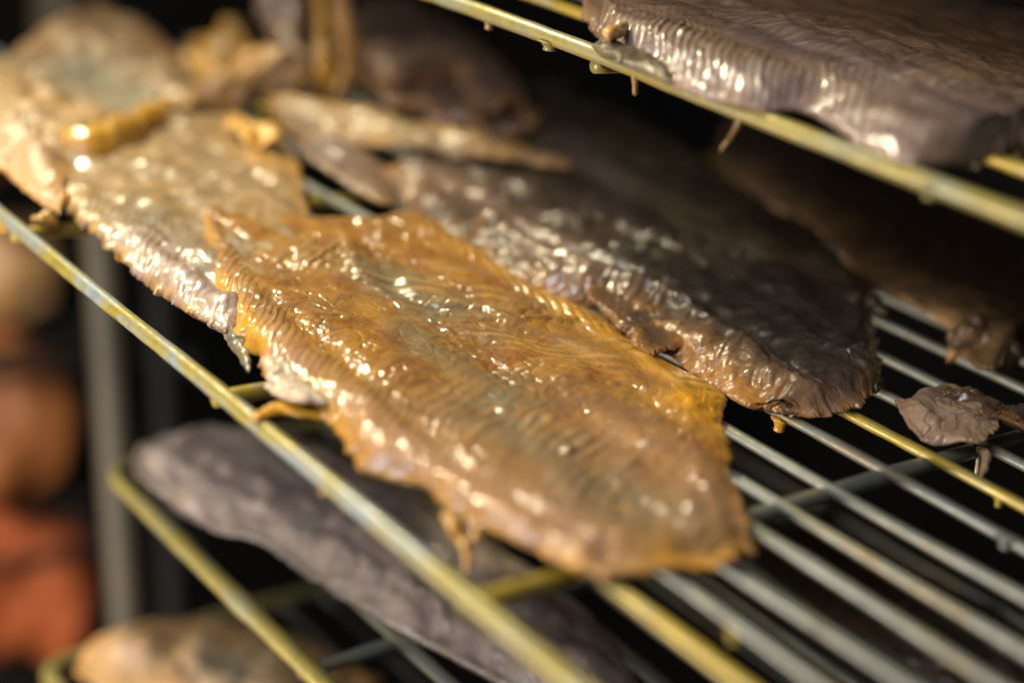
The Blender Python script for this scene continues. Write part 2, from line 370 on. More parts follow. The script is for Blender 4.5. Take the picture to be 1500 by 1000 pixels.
def fillet(name, L, R, Fa, Ne, mat, z=.003, T=.006, roll=None, nu=300, nv=150, jag=.0006, seed=1, lumps=.0008,
           gratings=(), lines=(), spots=(), rim=.004, rim_fat=.8, dark=0., pink=0., belly=(0., .0), micro=.0002, crease=.0004, thin=.0016, swell=None, curl=.0012, under=.6, parent=None, lump_l=.016, fat_sides=(1, 1, 1, 1)):
    """one closed sheet of fish flesh. L, R, Fa, Ne: left, right, far and near edges as sight points on a level z.
    gratings: muscle ridges (p, q, spacing, centre line, width, amp, warp); lines: grooves/crests; spots: (px, radius, what, amount)"""
    cu = curve_pts(L, z, nu); cr = curve_pts(R, z, nu); cf = curve_pts(Fa, z, nv); cn = curve_pts(Ne, z, nv)
    tu = np.linspace(0, 1, nu); tv0 = np.linspace(0, 1, nv)
    tv = .6 * tv0 + .4 * (.5 - .5 * np.cos(math.pi * tv0))
    cf = np.stack([np.interp(tv, tv0, cf[:, k]) for k in range(3)], 1); cn = np.stack([np.interp(tv, tv0, cn[:, k]) for k in range(3)], 1)
    U, V = np.meshgrid(tu, tv, indexing='ij')
    u3, v3 = U[..., None], V[..., None]
    P = (1 - v3) * cu[:, None] + v3 * cr[:, None] + (1 - u3) * cf[None] + u3 * cn[None] \
        - ((1 - u3) * (1 - v3) * cu[0] + (1 - u3) * v3 * cr[0] + u3 * (1 - v3) * cu[-1] + u3 * v3 * cr[-1])
    Lm = np.linalg.norm(np.diff((cu + cr) / 2, axis=0), axis=1).sum()
    Wd = np.linalg.norm(P[:, 0] - P[:, -1], axis=1)[:, None]
    dv0, dv1 = V * Wd, (1 - V) * Wd
    du0, du1 = U * Lm, (1 - U) * Lm
    # ragged outline: pull the rim in and out
    S = U * Lm
    ctr = P.mean((0, 1))
    def push(dist, coord, sd):
        k = np.exp(-dist / .0020)
        return k * (jag * fbm(coord / .007 + sd, coord * 0 + sd * 2.3, 3, seed) * 1.6 + jag * 1.8 * np.maximum(0, vnoise(coord / .0026 + sd * 5, coord * 0 + sd, None, seed + 3) - .2) - jag * 1.5 * np.maximum(0, vnoise(coord / .0045 + sd * 5, coord * 0 + sd, None, seed + 5) - .35) + jag * .45 * vnoise(coord / .0009, coord * 0 + sd, None, seed + 6))
    side = (P[:, -1] - P[:, 0]); side /= np.linalg.norm(side, axis=1)[:, None]
    axd = (cn.mean(0) - cf.mean(0)); axd /= np.linalg.norm(axd)
    P = P - side[:, None] * push(dv0, S, 1.)[..., None] + side[:, None] * push(dv1, S, 2.)[..., None]
    Wc = V * Wd.mean()
    P = P - axd * push(du0, Wc, 3.)[..., None] + axd * push(du1, Wc, 4.)[..., None]
    X, Yy = P[..., 0], P[..., 1]
    dm0 = np.minimum(np.minimum(dv0, dv1), np.minimum(du0, du1))
    P[..., 2] += curl * (.35 + fbm(X / .014 + seed, Yy / .014, 2, seed + 91) * 1.5) * np.exp(-dm0 / .006)      # edges that dried and lifted
    P[..., 2] -= .0007 * (.5 - .5 * np.cos(2 * math.pi * (X + .0085) / .0187))                                  # sags between the wires
    roll = roll or T * 1.1; swell = swell or roll * 1.9
    dmin = np.minimum(np.minimum(dv0, dv1), np.minimum(du0, du1))
    dmin = np.minimum(np.minimum(dv0, dv1), np.minimum(du0, du1))
    thin = min(thin, T)
    er = lambda d: np.sqrt(np.clip(1 - (1 - np.clip(d / thin, 0, 1)) ** 2, 0, 1))
    body = sstep(0, 1, np.clip(dv0 / swell, 0, 1)) * sstep(0, 1, np.clip(dv1 / swell, 0, 1)) * sstep(0, 1, np.clip(du0 / swell, 0, 1)) * sstep(0, 1, np.clip(du1 / swell, 0, 1))
    edge = er(dv0) * er(dv1) * er(du0) * er(du1)
    h = edge * (thin * .8 + (T - thin * .8) * body ** .7) * (1 + .15 * vnoise(X / .03 + seed, Yy / .03))
    h += edge * belly[0] * np.exp(-((V - .5) / .3) ** 2)
    Q = (P + h[..., None] * np.array([0, 0, 1.]))[::3, ::3].reshape(-1, 3)
    cc = (Q - CAM) @ RW; pxs = np.stack([750 + FPX * cc[:, 0] / cc[:, 2], 500 + FPX * cc[:, 1] / cc[:, 2]], 1)
    ok_ = np.ones(len(Q), bool)
    def loc(p):                      # the point of this sheet seen at a sight point
        d2 = ((pxs - np.array(p[:2], float)) ** 2).sum(1)
        i = int(d2.argmin()); r = at(p, Q[i, 2])
        return Q[i, :2] if d2[i] > 400 else r[:2]
    in_ = sstep(0, min(roll * .7, .004), dmin)
    h += in_ * lumps * fbm(X / lump_l + seed * 3.3, Yy / lump_l - seed, 3, seed)
    for ln in lines:
        pts, wd, amp = ln[:3]
        pts = np.array([loc(p) for p in pts])
        wob = 1 + .5 * vnoise(X / .006, Yy / .006, None, seed + 20)
        h += in_ * amp * np.exp(-(polydist(X, Yy, pts) / (wd * wob)) ** 2)
    ridge = np.zeros_like(h); gm = np.zeros_like(h)
    for g in gratings:
        p, q, sp, cl, wd, amp, warp = g
        a, b = loc(p), loc(q)
        d = (b - a) / np.linalg.norm(b - a); nrm = np.array([-d[1], d[0]])
        if isinstance(sp, tuple): sp = float(np.clip(abs((loc((p[0] + 3 * sp[0], p[1] + 3 * sp[1])) - a) @ nrm) / 3, .0013, .006))
        wx = warp * fbm(X / .010 + seed, Yy / .010, 2, seed + 11)
        along = X * d[0] + Yy * d[1]
        ph = (X * nrm[0] + Yy * nrm[1] + wx) / sp
        cell = np.floor(ph)
        brk = vnoise(along / (sp * 2.4), cell * 3.7, None, seed + 31)
        fr = ph - cell
        saw = np.sin(np.pi * fr ** .72) ** 1.3                       # leaning ridges
        mask = np.exp(-(polydist(X, Yy, np.array([loc(c_) for c_ in cl])) / wd) ** 2)
        var = .55 + .45 * vnoise(X / .012, Yy / .012, None, seed + 41)
        cut = vnoise(along / (sp * .7), cell * 1.9 + 40, None, seed + 33)                     # short cross breaks along each ridge
        r = saw * np.clip(.72 + .5 * brk + .38 * cut, .05, 1.35)
        h += in_ * mask * amp * var * r; gm = np.maximum(gm, mask)
        ridge = np.maximum(ridge, mask * np.clip(saw, 0, 1) ** 4 * (.5 + .5 * brk))
    zone = .18 + .82 * sstep(-.15, .45, vnoise(X / .014 + 4, Yy / .014, None, seed + 55))
    h += in_ * lumps * .4 * vnoise(X / .0065, Yy / .0065, None, seed + 58)
    h += in_ * micro * .22 * vnoise(X / .0011, Yy / .0011, None, seed + 59)
    h += in_ * zone * (1 - .4 * gm) * micro * (1.4 * vnoise(X / .0021 + .4 * vnoise(X / .006, Yy / .006), Yy / .0021, None, seed + 51) + 1.2 * np.maximum(0, vnoise(X / .0032, Yy / .0032, None, seed + 57)))
    cz = 1 - np.abs(fbm(X / .0045 + .5 * fbm(X / .008, Yy / .008, 2, seed + 66), Yy / .0045, 2, seed + 63)) * 2.2
    h -= in_ * (1 - .75 * gm) * crease * np.clip(cz, 0, 1) ** 5 * (.4 + .6 * sstep(-.2, .4, vnoise(X / .015, Yy / .015, None, seed + 67)))
    at_ = {'dark': np.full_like(h, dark) + 0.25 * np.clip(vnoise(X / .012 + 9, Yy / .012, None, seed + 61), 0, 1) * (dark > 0), 'pink': np.full_like(h, pink)}
    ff = np.exp(-np.minimum(np.minimum(dv0 / max(fat_sides[0], 1e-3), dv1 / max(fat_sides[1], 1e-3)), np.minimum(du0 / max(fat_sides[2], 1e-3), du1 / max(fat_sides[3], 1e-3))) / rim)
    at_['fat'] = rim_fat * ff * (.7 + .5 * vnoise(X / .006, Yy / .006, None, seed + 71))
    at_['ridge'] = ridge
    for s in spots:
        pts, rad, what, amt = s
        pts = pts if isinstance(pts, list) else [pts, (pts[0] + .5, pts[1])]
        m = np.exp(-(polydist(X, Yy, np.array([loc(p) for p in pts])) / rad) ** 2) * (1 + .35 * vnoise(X / .006, Yy / .006, None, seed + 81))
        if what == 'h': h += in_ * amt * m
        else: at_[what] = at_[what] + amt * m
    # displaced along the sheet's own normal
    nr = np.cross(np.gradient(P, axis=0).reshape(-1, 3), np.gradient(P, axis=1).reshape(-1, 3)).reshape(P.shape)
    nr /= np.linalg.norm(nr, axis=2)[..., None] + 1e-12
    if nr[..., 2].mean() < 0: nr = -nr
    top = P + nr * h[..., None]
    bot = P - nr * (under * thin * edge)[..., None]
    iu = np.unique(np.append(np.arange(0, nu, 4), nu - 1)); iv = np.unique(np.append(np.arange(0, nv, 4), nv - 1))
    sub = np.ix_(iu, iv)
    idx_t = np.arange(nu * nv).reshape(nu, nv)
    idx_b = nu * nv + np.arange(len(iu) * len(iv)).reshape(len(iu), len(iv))
    for sl in ((0, slice(None)), (-1, slice(None)), (slice(None), 0), (slice(None), -1)): idx_b[sl] = idx_t[sub][sl]
    verts = np.vstack([top.reshape(-1, 3), bot[sub].reshape(-1, 3)])
    q = lambda I: np.stack([I[:-1, :-1], I[1:, :-1], I[1:, 1:], I[:-1, 1:]], -1).reshape(-1, 4)
    ft, fb = q(idx_t), q(idx_b)[:, ::-1]
    nz = np.cross((top[1:, 0] - top[:-1, 0]).mean(0), (top[0, 1:] - top[0, :-1]).mean(0))
    if nz @ nr.mean((0, 1)) < 0: ft, fb = ft[:, ::-1], fb[:, ::-1]
    attrs = {k: np.concatenate([np.clip(v, 0, 1).ravel(), np.clip(v[sub].ravel(), 0, 1)]) for k, v in at_.items()}
    return link_mesh(name, verts, np.vstack([ft, fb]), mat, parent, True, attrs)

def fillet_world(name, L, R, Fa, Ne, **kw):
    px = lambda P: (P,)
    return fillet(name, [px(p) for p in L], [px(p) for p in R], [px(p) for p in Fa], [px(p) for p in Ne], **kw)

def standing_strip(name, low, high, z, parent=None, **kw):
    """a flap that stands up: its upper edge sits just behind its lower one"""
    lo = [at(p, z) for p in low]; hi = [atd(p, depth(q) + .006) for p, q in zip(high, lo)]
    return fillet_world(name, lo, hi, [lo[0], hi[0]], [lo[-1], hi[-1]], z=z, parent=parent, **kw)

def lump(name, px_line, radii, mat, parent=None, zdep=None, z=.004, n=60, sides=40, amp=.25, seed=1, flat=1.0, nl=.006):
    """a knobbly shred: a swept body with noisy radius along sight points (px, py, depth)"""
    pts = resample([atd(p, p[2]) if len(p) == 3 else at(p, z) for p in px_line], n)
    t = np.linspace(0, 1, n); tr = np.linspace(0, 1, len(radii)); rad = np.interp(t, tr, radii)
    rad = rad * np.sqrt(np.clip(1 - (2 * np.abs(t - .5)) ** 10, .0, 1)) + 1e-5
    V, F = tube(pts, rad, sides); V = np.array(V)
    C = np.repeat(pts, sides, 0); D = V - C
    k = 1 + amp * vnoise(V[:, 0] / nl, V[:, 1] / nl, V[:, 2] / nl, seed) + amp * .5 * vnoise(V[:, 0] / nl * 2.3, V[:, 1] / nl * 2.3, V[:, 2] / nl * 2.3, seed + 5)
    V = C + D * k[:, None] * np.array([1, 1, flat])
    nz = lambda sd: np.clip(.5 + .6 * vnoise(V[:, 0] / .008, V[:, 1] / .008, V[:, 2] / .008, sd), 0, 1)
    return link_mesh(name, V, F, mat, parent, True, {'fat': nz(3) * .6, 'dark': nz(4) * .5, 'pink': nz(5) * .3, 'ridge': nz(6) * .2})

GRP = 'smoked fillets laid on the wire racks'

# --- the golden fillet in focus
A = thing('smoked_fillet', 'large golden glossy smoked fillet in sharp focus at the centre of the middle rack', 'fish fillet', group=GRP)
fillet('flesh',
  L=[(284, 335), (292, 375), (310, 425), (340, 472), (375, 522), (400, 560), (440, 585), (480, 615), (525, 672), (570, 690), (620, 712), (660, 742), (700, 765), (760, 792), (830, 828), (885, 848)],
  R=[(634, 312), (680, 352), (740, 392), (800, 432), (880, 467), (925, 503), (1000, 543), (1058, 585), (1060, 625), (1068, 670), (1083, 720), (1100, 798)],
  Fa=[(284, 335), (300, 305), (335, 296), (400, 308), (470, 320), (540, 322), (600, 313), (634, 312)],
  Ne=[(885, 848), (940, 842), (1000, 833), (1060, 826), (1100, 798)],
  mat=GOLD, z=.0035, T=.0055, roll=.006, swell=.014, thin=.0015, nu=780, nv=500, jag=.0009, seed=3, lumps=.0011, rim=.0035, rim_fat=.75, dark=.04,
  belly=(-.0012, 0), micro=.00020, crease=.0006,
  gratings=[((345, 480), (367, 420), (10, 0), [(320, 380), (390, 490), (460, 560)], .011, .00055, .0007),
            ((500, 600), (525, 545), (12, 0), [(460, 560), (560, 610), (680, 690)], .012, .00058, .0007),
            ((560, 420), (700, 436), (0, 9), [(545, 385), (600, 425), (690, 440)], .013, .0011, .0005),
            ((700, 352), (745, 335), (0, 13), [(640, 335), (740, 400), (860, 470)], .008, .0011, .0004),
            ((860, 480), (930, 462), (0, 14), [(850, 460), (960, 530), (1020, 570)], .008, .0007, .0006),
            ((420, 350), (470, 330), .0036, [(380, 335), (470, 375)], .012, .0012, .0040),
            ((700, 500), (860, 520), .0034, [(720, 490), (900, 540)], .008, .0004, .0014),
            ((760, 640), (830, 590), .0036, [(740, 610), (800, 655), (920, 730)], .022, .0008, .0024)],
  lines=[([(330, 330), (400, 430), (480, 500), (570, 590), (680, 680), (800, 760), (880, 800)], .0035, -.0011),
         ([(305, 380), (360, 480), (450, 560), (560, 650), (700, 740), (840, 815)], .0045, .0011),
         ([(520, 330), (540, 370), (600, 440), (700, 470), (800, 490), (900, 545), (1010, 620)], .0028, -.0009),
         ([(500, 340), (520, 400), (560, 430)], .0022, .0009),
         ([(600, 435), (680, 450), (760, 470), (840, 470)], .0022, .0011),
         ([(650, 330), (740, 400), (860, 470), (1000, 560)], .0035, .0007)],
  spots=[((470, 375), .011, 'h', .0022), ((430, 330), .008, 'h', .0012), ((575, 440), .006, 'h', .0016), ((640, 560), .010, 'h', -.0008),
         ([(560, 400), (600, 430), (650, 450)], .012, 'dark', .85), ([(600, 480), (680, 540), (760, 580)], .009, 'dark', .55),
         ([(700, 600), (800, 660), (900, 730), (1000, 740)], .014, 'dark', .75), ((900, 740), .012, 'dark', .35),
         ([(700, 730), (800, 790), (880, 830)], .008, 'pink', .8), ([(560, 640), (650, 720)], .006, 'pink', .6), ([(380, 500), (450, 570), (520, 610)], .007, 'pink', .55),
         ([(900, 620), (1000, 680), (1060, 740)], .012, 'pink', .5),
         ([(1020, 590), (1050, 620)], .006, 'fat', .9), ([(640, 330), (760, 405), (880, 475), (1040, 590)], .009, 'fat', .45), ([(300, 340), (340, 450), (390, 530)], .006, 'pink', .5), ([(286, 330), (298, 400), (335, 465), (375, 520)], .0035, 'fat', .9), ([(660, 620), (800, 690), (950, 750), (1040, 790)], .028, 'pink', .22), ((805, 655), .007, 'h', .0014), ((840, 690), .005, 'h', .0010)] + [((740 + 330 * ((k * .618) % 1), 600 + 30 * (k % 7) + 60 * ((k * .37) % 1)), .0016 + .001 * ((k * .77) % 1), 'h', .0007 + .0005 * ((k * .53) % 1)) for k in range(26)] + [((850, 730), .008, 'dark', .2), ([(600, 640), (720, 730), (860, 800)], .007, 'pink', .6)],
  parent=A)
fillet('torn_flap', L=[(478, 592), (440, 588), (405, 592), (368, 606)], R=[(486, 612), (450, 610), (415, 606), (372, 612)],
       Fa=[(478, 592), (486, 612)], Ne=[(368, 606), (372, 612)], mat=AMBER, z=.0035, T=.0012, nu=90, nv=40, jag=.0009, seed=8, lumps=.0008, lump_l=.005, parent=A, rim_fat=.6)
fillet('membrane', L=[(388, 532), (395, 560), (418, 580)], R=[(420, 528), (450, 560), (478, 592)],
       Fa=[(388, 532), (420, 528)], Ne=[(418, 580), (445, 592), (478, 592)], mat=MEMBRANE, z=.0062, T=.0016, nu=90, nv=80, jag=.001, seed=9, lumps=.0007, lump_l=.004, parent=A, rim_fat=.2, pink=.5)
sd = depth(at((670, 755), .001))
lump('hanging_shred', [(655, 745, sd), (668, 775, sd), (684, 805, sd), (682, 838, sd)], [.0022, .0018, .0009, .0008], AMBER, A, seed=4, amp=.4, nl=.003)
lump('hanging_shred', [(700, 755, sd), (700, 775, sd), (690, 795, sd)], [.003, .0022, .0006], AMBER, A, seed=5, amp=.4, nl=.003)

# --- grey gold fillet behind it at left
B = thing('smoked_fillet', 'grey and gold smoked fillet tucked under the far left end of the golden one', 'fish fillet', group=GRP)
fillet('flesh',
  L=[(60, 270), (110, 320), (160, 362), (210, 410), (270, 455), (330, 490)],
  R=[(330, 178), (400, 205), (432, 240), (445, 285), (455, 330), (460, 390)],
  Fa=[(60, 270), (110, 215), (180, 185), (260, 172), (330, 178)], Ne=[(330, 490), (370, 470), (410, 440), (460, 390)],
  mat=GREYGOLD, z=.003, T=.0050, swell=.012, nu=300, nv=220, jag=.0012, seed=13, lumps=.0020, crease=.0002, micro=.00012, rim=.004, rim_fat=.8, dark=.2, fat_sides=(1, 1, .2, .2),
  gratings=[((200, 380), (225, 330), .0026, [(110, 300), (220, 380), (320, 460)], .014, .0006, .002), ((250, 300), (330, 290), .004, [(200, 230), (350, 280)], .03, .0004, .003)],
  lines=[([(150, 300), (240, 360), (330, 420)], .004, -.001)],
  spots=[([(190, 350), (260, 410), (320, 465)], .010, 'pink', .9), ((390, 230), .012, 'fat', .5), ((330, 230), .012, 'dark', .35), ([(220, 310), (290, 370), (330, 430)], .012, 'dark', .6), ((250, 250), .012, 'h', .002)],
  parent=B)
lump('skin_shred', [(335, 478), (345, 498), (358, 520), (364, 545)], [.002, .0022, .0014, .0006], SKIN, B, z=.002, seed=6, amp=.4, nl=.003)
lump('fat_tuft', [(172, 372), (182, 368), (200, 366)], [.001, .003, .003], AMBER, B, z=.003, seed=16, amp=.5, nl=.003)
lump('fat_tuft', [(75, 318), (62, 322), (45, 322)], [.003, .002, .001], AMBER, B, z=.002, seed=17, amp=.5, nl=.003)

# --- pale fillet at the far left with the hollow
Cc = thing('smoked_fillet', 'blurred pale beige fillet with a grey green hollow and amber rim at the far left', 'fish fillet', group=GRP)
fillet('flesh',
  L=[(-60, 120), (-40, 200), (15, 258), (55, 290), (88, 308)],
  R=[(140, 12), (215, 42), (272, 92), (305, 128), (320, 140)],
  Fa=[(-60, 120), (0, 95), (60, 50), (140, 12)], Ne=[(88, 308), (120, 245), (175, 200), (240, 165), (320, 140)],
  mat=PALE, z=.006, T=.008, roll=.012, curl=0, nu=260, nv=220, jag=.0010, seed=23, lumps=.003, rim=.007, rim_fat=.95, dark=.05, fat_sides=(.2, .2, .1, 1.2),
  spots=[([(130, 90), (190, 125)], .030, 'h', -.010), ([(120, 85), (200, 120)], .022, 'dark', .95), ((60, 230), .02, 'pink', .4)],
  gratings=[((60, 200), (90, 120), .005, [(0, 180), (100, 220)], .05, .0008, .004)], parent=Cc)
standing_strip('amber_rim', [(95, 238), (140, 244), (185, 226), (222, 196), (254, 163)], [(85, 190), (130, 182), (180, 168), (222, 150), (255, 142)], .005, Cc,
               mat=AMBER, T=.003, curl=0, nu=140, nv=50, seed=24, lumps=.001, rim_fat=.6, gratings=[((150, 215), (148, 185), .006, [(110, 205), (240, 160)], .03, .0014, .001)])

# --- knobbly scraps behind
dD = .655
D1 = tag(lump('fin_scrap', [(295, 140, .63), (345, 130, .64), (390, 110, .65), (440, 118, .655), (455, 140, .655)], [.004, .008, .012, .010, .006], PALE, None, seed=31, amp=.5, nl=.012),
         'knobbly beige scrap of fish joining the pale fillet to the upright fin pieces', 'fish scrap')
D2 = thing('fin_scrap', 'upright purple brown fin stub with yellow bony strips at the top left', 'fish scrap')
lump('fin_stub', [(408, -30, .68), (415, 30, .675), (432, 80, .67), (440, 115, .66)], [.007, .008, .006, .007], LILAC, D2, seed=32, amp=.35, nl=.012)
for low, high, mt, sd_ in (([(455, 138), (468, 120), (462, 60), (458, -30)], [(482, 138), (490, 112), (482, 60), (474, -30)], AMBER, 33), ([(488, 142), (498, 100), (490, 40), (484, -30)], [(508, 138), (522, 90), (518, 40), (508, -30)], PALE, 34)):
    lo = [atd(p, .655 + .004 * k) for k, p in enumerate(low)]; hi = [atd(p, .66 + .004 * k) for k, p in enumerate(high)]
    fillet_world('fin_ray', lo, hi, [lo[0], hi[0]], [lo[-1], hi[-1]], mat=mt, z=.01, T=.003, nu=110, nv=40, seed=sd_, lumps=.001, jag=.0012, parent=D2)
tag(lump('fin_scrap', [(290, 70, .74), (320, 82, .73), (370, 60, .73)], [.006, .010, .012], AMBER, None, seed=35, amp=.4, nl=.012),
    'dim yellow scrap far behind the knobbly beige scrap', 'fish scrap')
tag(fillet('fish_scrap', L=[(330, 182), (345, 205), (365, 216)], R=[(345, 176), (385, 188), (412, 205)], Fa=[(330, 182), (345, 176)], Ne=[(365, 216), (395, 215), (412, 205)],
       mat=AMBER, z=.010, T=.002, roll=.003, nu=90, nv=60, seed=36, lumps=.002, lump_l=.006, curl=.003), 'small orange flap of fish lying on the grey gold fillet', 'fish scrap')
tag(fillet('fish_scrap', L=[(425, 205), (460, 240), (510, 275), (560, 302)], R=[(470, 195), (520, 215), (560, 245), (582, 296)], Fa=[(425, 205), (470, 195)], Ne=[(560, 302), (582, 296)],
       mat=LILAC, z=.006, T=.006, nu=120, nv=70, seed=37, lumps=.001, fat_sides=(.3, .3, .1, 3), rim=.006, pink=.4), 'purplish pointed scrap with a yellow tip hanging below the ridged strip', 'fish scrap')

# --- the ridged strip
dE0, dE1 = .59, .585
tag(fillet('belly_strip',
  L=[(400, 172, 'd', .600), (430, 196, 'd', .592), (500, 214, 'd', .588), (600, 220, 'd', .586), (700, 233, 'd', .585), (780, 243, 'd', .585), (832, 248, 'd', .585)],
  R=[(392, 142, 'd', .612), (450, 142, 'd', .606), (530, 160, 'd', .602), (620, 182, 'd', .598), (720, 205, 'd', .594), (800, 226, 'd', .590), (836, 240, 'd', .588)],
  Fa=[(400, 172, 'd', .600), (392, 142, 'd', .612)], Ne=[(832, 248, 'd', .585), (836, 240, 'd', .588)],
  mat=GREYGOLD, z=.012, T=.0035, nu=320, nv=70, seed=41, lumps=.001, rim=.004, rim_fat=.9,
  gratings=[((470, 200), (466, 160), (11, 0), [(400, 170), (530, 195), (620, 205), (760, 232)], .02, .0011, .001)], dark=.1),
  'long ridged golden strip of belly lying across the back of the dark fillet', 'fish strip')

# --- dark brown fillet right behind the golden one
G = thing('smoked_fillet', 'dark brown glossy fillet directly behind the golden one, blunt end over bare wires', 'fish fillet', group=GRP)
fillet('flesh',
  L=[(560, 252), (605, 312), (672, 356), (745, 406), (825, 436), (872, 446), (930, 500), (1000, 528), (1040, 560), (1085, 590), (1140, 600)],
  R=[(650, 232), (740, 246), (830, 258), (900, 288), (1000, 335), (1100, 380), (1180, 412), (1240, 430), (1275, 438), (1278, 490), (1290, 560)],
  Fa=[(560, 252), (605, 236), (650, 232)], Ne=[(1140, 600), (1200, 606), (1260, 592), (1290, 560)],
  mat=BROWN, z=.004, T=.0055, roll=.007, swell=.011, nu=560, nv=320, jag=.0012, seed=53, lumps=.0024, crease=.0008, micro=.0003, rim=.005, rim_fat=.75, fat_sides=(1.4, .25, .2, .8), dark=.1,
  gratings=[((760, 330), (800, 300), .0030, [(620, 270), (760, 340), (900, 420)], .016, .0009, .0020), ((940, 470), (960, 440), .0032, [(900, 440), (1040, 520), (1160, 590)], .012, .0008, .0020),
            ((1050, 420), (1130, 430), .0045, [(950, 380), (1080, 440), (1200, 500)], .02, .0008, .002)],
  lines=[([(720, 330), (850, 390), (960, 430), (1060, 490), (1130, 545), (1190, 585)], .0045, .0030),
         ([(760, 330), (900, 390), (1010, 430), (1100, 480), (1170, 530)], .004, -.0030),
         ([(870, 440), (960, 490), (1050, 545)], .003, -.0008),
         ([(1180, 500), (1240, 530), (1275, 555)], .003, .0026), ([(820, 290), (950, 350), (1080, 410), (1200, 460)], .004, -.0016), ([(1120, 430), (1200, 480), (1250, 520)], .003, -.0014)],
  spots=[([(950, 380), (1080, 430), (1200, 500)], .022, 'dark', .9), ([(640, 260), (760, 330), (850, 390)], .012, 'pink', .8), ([(1180, 590), (1230, 590)], .006, 'pink', .8),
         ([(900, 470), (980, 520), (1060, 575), (1120, 592)], .008, 'fat', .8), ([(900, 460), (980, 510), (1060, 570)], .010, 'pink', .5)],
  parent=G)
fillet('torn_flap', L=[(858, 436), (890, 462), (916, 486), (926, 516)], R=[(876, 408), (915, 428), (965, 452), (1010, 500)],
       Fa=[(858, 436), (862, 420), (876, 408)], Ne=[(926, 516), (960, 520), (1010, 500)],
       mat=BROWN, z=.0065, T=.0017, roll=.0025, nu=150, nv=120, seed=58, jag=.0014, lumps=.0010, lump_l=.008, rim=.006, rim_fat=.9, dark=0, parent=G)
lump('torn_corner', [(1240, 450), (1268, 445), (1300, 460)], [.003, .0035, .0012], OLIVE, G, z=.006, seed=59, amp=.5, nl=.004)

# --- olive fillet behind that
H = thing('smoked_fillet', 'dim olive brown fillet in shade just behind the glossy dark brown fillet', 'fish fillet', group=GRP)
fillet('flesh',
  L=[(690, 190), (800, 240), (900, 285), (1010, 335), (1110, 382), (1190, 415), (1262, 440)],
  R=[(800, 140), (900, 165), (1000, 215), (1080, 280), (1160, 330), (1230, 385), (1282, 428)],
  Fa=[(690, 190), (740, 150), (800, 140)], Ne=[(1262, 440), (1275, 436), (1282, 428)],
  mat=OLIVE, z=.004, T=.006, nu=240, nv=120, seed=63, lumps=.0022, rim_fat=.3, dark=.2,
  gratings=[((950, 290), (1000, 260), .004, [(850, 230), (1150, 380)], .02, .0004, .003)], spots=[([(820, 190), (900, 270)], .010, 'pink', .9)], parent=H)

I = thing('smoked_fillet', 'reddish brown fillet at the right whose wrinkled tip hangs through the wires', 'fish fillet', group=GRP)
fillet('flesh',
  L=[(1045, 236), (1062, 268), (1130, 300), (1195, 335), (1255, 398), (1330, 448), (1395, 485), (1425, 535)],
  R=[(1120, 130), (1250, 180), (1370, 240), (1480, 310), (1560, 370), (1600, 420), (1560, 480), (1490, 510)],
  Fa=[(1045, 236), (1070, 180), (1120, 130)], Ne=[(1425, 535), (1455, 542), (1490, 510)],
  mat=RUSSET, z=.004, T=.008, roll=.008, nu=340, nv=200, seed=73, lumps=.0022, rim=.006, rim_fat=.55, fat_sides=(1, .2, .2, .5), dark=.25,
  gratings=[((1300, 400), (1330, 370), .004, [(1150, 300), (1300, 390), (1420, 470)], .02, .0005, .003)],
  lines=[([(1080, 250), (1200, 310), (1320, 420), (1440, 480)], .006, .0012)], spots=[([(1420, 480), (1450, 530)], .010, 'fat', .35)], parent=I)
lump('wrinkled_tip', [(1405, 478, .492), (1432, 505, .488), (1446, 535, .486)], [.007, .0075, .004], RUSSET, I, seed=74, amp=.5, nl=.006)

J = thing('fish_scrap', 'dim purplish brown torn strips heaped behind the ridged golden strip', 'fish scrap')
for L_, R_, z_, sd_ in (([(515, 105), (560, 145), (640, 178), (730, 212)], [(590, 30), (660, 75), (730, 130), (800, 188)], .010, 81),
                        ([(500, 40), (530, 90), (580, 130)], [(575, -10), (640, 50), (690, 110)], .018, 82), ([(600, 60), (660, 110), (700, 160)], [(650, 30), (720, 90), (770, 150)], .020, 83)):
    fillet('torn_strip', L=L_, R=R_, Fa=[L_[0], R_[0]], Ne=[L_[-1], R_[-1]], mat=BROWN, z=z_, T=.006, roll=.006, nu=120, nv=80, seed=sd_, lumps=.003, curl=.004, jag=.0016, pink=.35, parent=J,
           gratings=[((L_[1][0] + 40, L_[1][1] - 20), (L_[1][0] + 60, L_[1][1] - 50), .006, [L_[0], R_[-1]], .03, .0010, .003)])

K = thing('fish_scrap', 'ragged pale pink scrap of fish caught on the bare wires at the right', 'fish scrap')
fillet('flesh', L=[(1306, 588), (1316, 606), (1332, 626), (1362, 644), (1400, 652), (1428, 660)], R=[(1352, 578), (1385, 571), (1420, 580), (1445, 596), (1458, 616), (1456, 640)], Fa=[(1306, 588), (1326, 590), (1352, 578)], Ne=[(1428, 660), (1444, 654), (1456, 640)],
       mat=TAN, z=.003, T=.003, roll=.003, thin=.001, curl=.0025, nu=190, nv=150, jag=.0007, seed=84, lumps=.0022, lump_l=.008, crease=.0012, dark=.35, pink=.5, rim_fat=.3, parent=K)
fillet('brown_skin', L=[(1372, 582), (1405, 588), (1440, 612), (1480, 640), (1540, 668)], R=[(1385, 570), (1430, 572), (1470, 588), (1510, 600), (1570, 630)], Fa=[(1372, 582), (1385, 570)], Ne=[(1540, 668), (1570, 630)],
       mat=BROWN, z=.006, T=.0025, roll=.003, thin=.001, curl=.004, nu=140, nv=70, jag=.0016, seed=85, lumps=.0022, lump_l=.009, crease=.001, rim_fat=.5, parent=K)
lump('shred', [(1432, 655), (1445, 668), (1440, 690), (1434, 700)], [.0012, .001, .0008, .0006], MEMBRANE, K, z=.001, seed=87, amp=.4, nl=.003)

